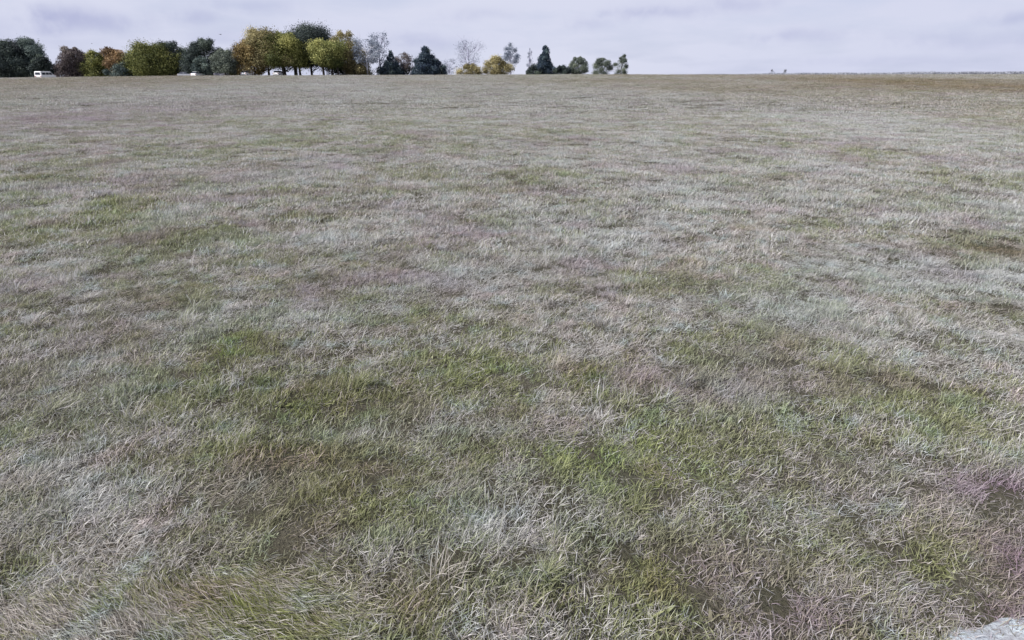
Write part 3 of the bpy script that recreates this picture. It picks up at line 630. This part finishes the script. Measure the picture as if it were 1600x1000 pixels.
def vehicle(name, label, cat, px, py_base, Y, rz, m, kind='car', group='vehicles parked at the far edge of the field'):
    b = at(px, py_base, Y); x0 = b[0]; z0 = float(terrain(x0, Y)) + .02
    root = empty(name, (x0, Y, z0), rz); tag(root, label, cat, group)
    if kind == 'van':
        Lh, w, hw = 2.35, 1.85, .34
        body = [(-2.35, .45), (-2.38, 1.0), (-2.3, 1.95), (-2.1, 2.05), (.75, 2.05), (1.0, 1.97), (1.72, 1.28), (2.3, 1.08), (2.4, .75), (2.36, .42), (1.9, .3), (-2.2, .3)]
        tp = lambda z: .1 * max(0, z - 1.1)
        bo = extrude_profile(body, w, m, 'body', root, tp, .05)
        for s in (-1, 1):
            yy = lambda z: s * (w / 2 - tp(z) + .006)
            for xa, xb, xc, xd in ((.35, 1.45, 1.05, .35), (-.75, .22, .22, -.75), (-2.0, -.9, -.9, -2.0)):
                slab('side_window', [(xa, yy(1.25), 1.25), (xb, yy(1.25), 1.25), (xc, yy(1.78), 1.78), (xd, yy(1.78), 1.78)], M_GLASS, root)
        slab('windscreen', [(1.66, -.72, 1.36), (1.66, .72, 1.36), (1.06, .66, 1.94), (1.06, -.66, 1.94)], M_GLASS, root, .03)
        slab('rear_window', [(-2.385, -.65, 1.25), (-2.385, .65, 1.25), (-2.33, .6, 1.8), (-2.33, -.6, 1.8)], M_GLASS, root, .02)
        wx = (-1.5, 1.55); lz = .75; fx, bx = 2.38, -2.38
    else:
        w, hw = 1.72, .31
        body = [(-2.05, .42), (-2.08, .8), (-1.95, .98), (-1.75, 1.0), (1.0, .98), (1.85, .84), (2.08, .65), (2.08, .38), (1.8, .26), (-1.85, .26)]
        bo = extrude_profile(body, w, m, 'body', root, lambda z: .05 * max(0, z - .6), .05)
        extrude_profile([(-1.75, .97), (-1.45, 1.36), (-1.1, 1.45), (.05, 1.45), (.35, 1.38), (1.0, .97)], w - .16, M_GLASS, 'cabin_glass', root, lambda z: .35 * max(0, z - .97), .02)
        extrude_profile([(-1.35, 1.42), (-1.1, 1.475), (.05, 1.475), (.3, 1.42)], w - .42, m, 'roof', root, None, .015)
        for s in (-1, 1):
            for xa, xb in ((-.45, -.38),):
                slab('pillar', [(xa, s * .785, .98), (xb, s * .785, .98), (xb, s * .625, 1.43), (xa, s * .625, 1.43)], m, root, .012)
        wx = (-1.3, 1.3); lz = .7; fx, bx = 2.05, -2.06
    for x in wx:
        for s in (-1, 1):
            wh = disc('wheel', x, s * (w / 2 - .08), hw, hw, .2, M_TYRE, root); disc('rim', x, s * (w / 2 + .024), hw, hw * .6, .02, M_RIM, wh)
    for s in (-1, 1):
        slab('headlight', [(fx + .02, s * .8, lz - .08), (fx + .02, s * .5, lz - .08), (fx - .01, s * .5, lz + .08), (fx - .01, s * .8, lz + .08)], M_LENS, root, .03)
        slab('tail_light', [(bx - .02, s * .8, lz), (bx - .02, s * .62, lz), (bx - .02, s * .62, lz + .2), (bx - .02, s * .8, lz + .2)], M_RED, root, .03)
    slab('number_plate', [(bx - .03, -.26, .5), (bx - .03, .26, .5), (bx - .03, .26, .61), (bx - .03, -.26, .61)], M_WHITE, root, .01)
    return root
vehicle('parked_van', 'white van parked in the gap left of the plum-brown tree', 'van', 72, 123, 168, R(86), M_WHITE, 'van')
vehicle('parked_car', 'silver car parked in front of the low dark green tree', 'car', 291, 119.5, 186, R(8), M_SILVER)
vehicle('parked_car', 'white car seen end-on below the dark blue-green tree', 'car', 309, 119.5, 186, R(82), M_WHITE)
vehicle('parked_car', 'dull grey car parked below the small pale sage green tree', 'car', 347, 119.5, 188, R(-12), M_GREYP)
vehicle('parked_car', 'white car below the right edge of the golden orange tree', 'car', 387, 119.5, 187, R(80), M_WHITE)
vehicle('parked_car', 'white car furthest right, between bare trunks under the tall clump', 'car', 436, 119.5, 190, R(85), M_WHITE)

# ------------------------------------------------------------ birds
def bird(label, px, py, Y, span, rz):
    p = at(px, py, Y); root = empty('bird', p, rz); tag(root, label, 'bird', 'birds over the tree line')
    V = []; Fc = []
    prof = [(-.30, .012), (-.22, .03), (-.1, .06), (.02, .075), (.12, .06), (.18, .045), (.22, .05), (.26, .035), (.31, .006)]
    tube(V, Fc, [(x * span, 0, 0) for x, _ in prof], [r_ * span for _, r_ in prof], 8)
    for s in (-1, 1):                                   # raised wings, thick at the shoulder
        b0 = len(V)
        sec = [(0.03, .05, .16, -.10, .03), (.25, .14, .17, -.10, .02), (.42, .10, .08, -.10, .012), (.55, .02, -.04, -.10, .004)]
        for yy, zz_, f_, bk, th_ in sec:
            for xx, dz in ((f_, 0), ((f_ + bk) / 2, th_), (bk, 0), ((f_ + bk) / 2, -th_)): V.append(np.array([xx, s * yy, zz_ + dz]) * span)
        for i in range(3):
            for k in range(4): Fc.append((b0 + i * 4 + k, b0 + i * 4 + (k + 1) % 4, b0 + i * 4 + 4 + (k + 1) % 4, b0 + i * 4 + 4 + k))
        Fc.append((b0 + 12, b0 + 13, b0 + 14, b0 + 15))
    b0 = len(V)
    for q in ((-.27, -.02, .01), (-.27, .02, .01), (-.45, .07, 0), (-.45, -.07, 0), (-.27, -.02, -.01), (-.27, .02, -.01), (-.45, .07, -.008), (-.45, -.07, -.008)): V.append(np.array(q) * span)
    Fc += [(b0, b0 + 1, b0 + 2, b0 + 3), (b0 + 7, b0 + 6, b0 + 5, b0 + 4), (b0, b0 + 4, b0 + 5, b0 + 1), (b0 + 2, b0 + 6, b0 + 7, b0 + 3), (b0 + 1, b0 + 5, b0 + 6, b0 + 2), (b0 + 3, b0 + 7, b0 + 4, b0)]
    mesh_obj('body', np.array(V), Fc, M_BIRD, root, True)
bird('small dark bird flying above the dark blue-green tree', 344.5, 54, 120, .62, R(70))
bird('tiny faint bird flying left above the yellow-green tree', 143.5, 68, 210, .6, R(50))
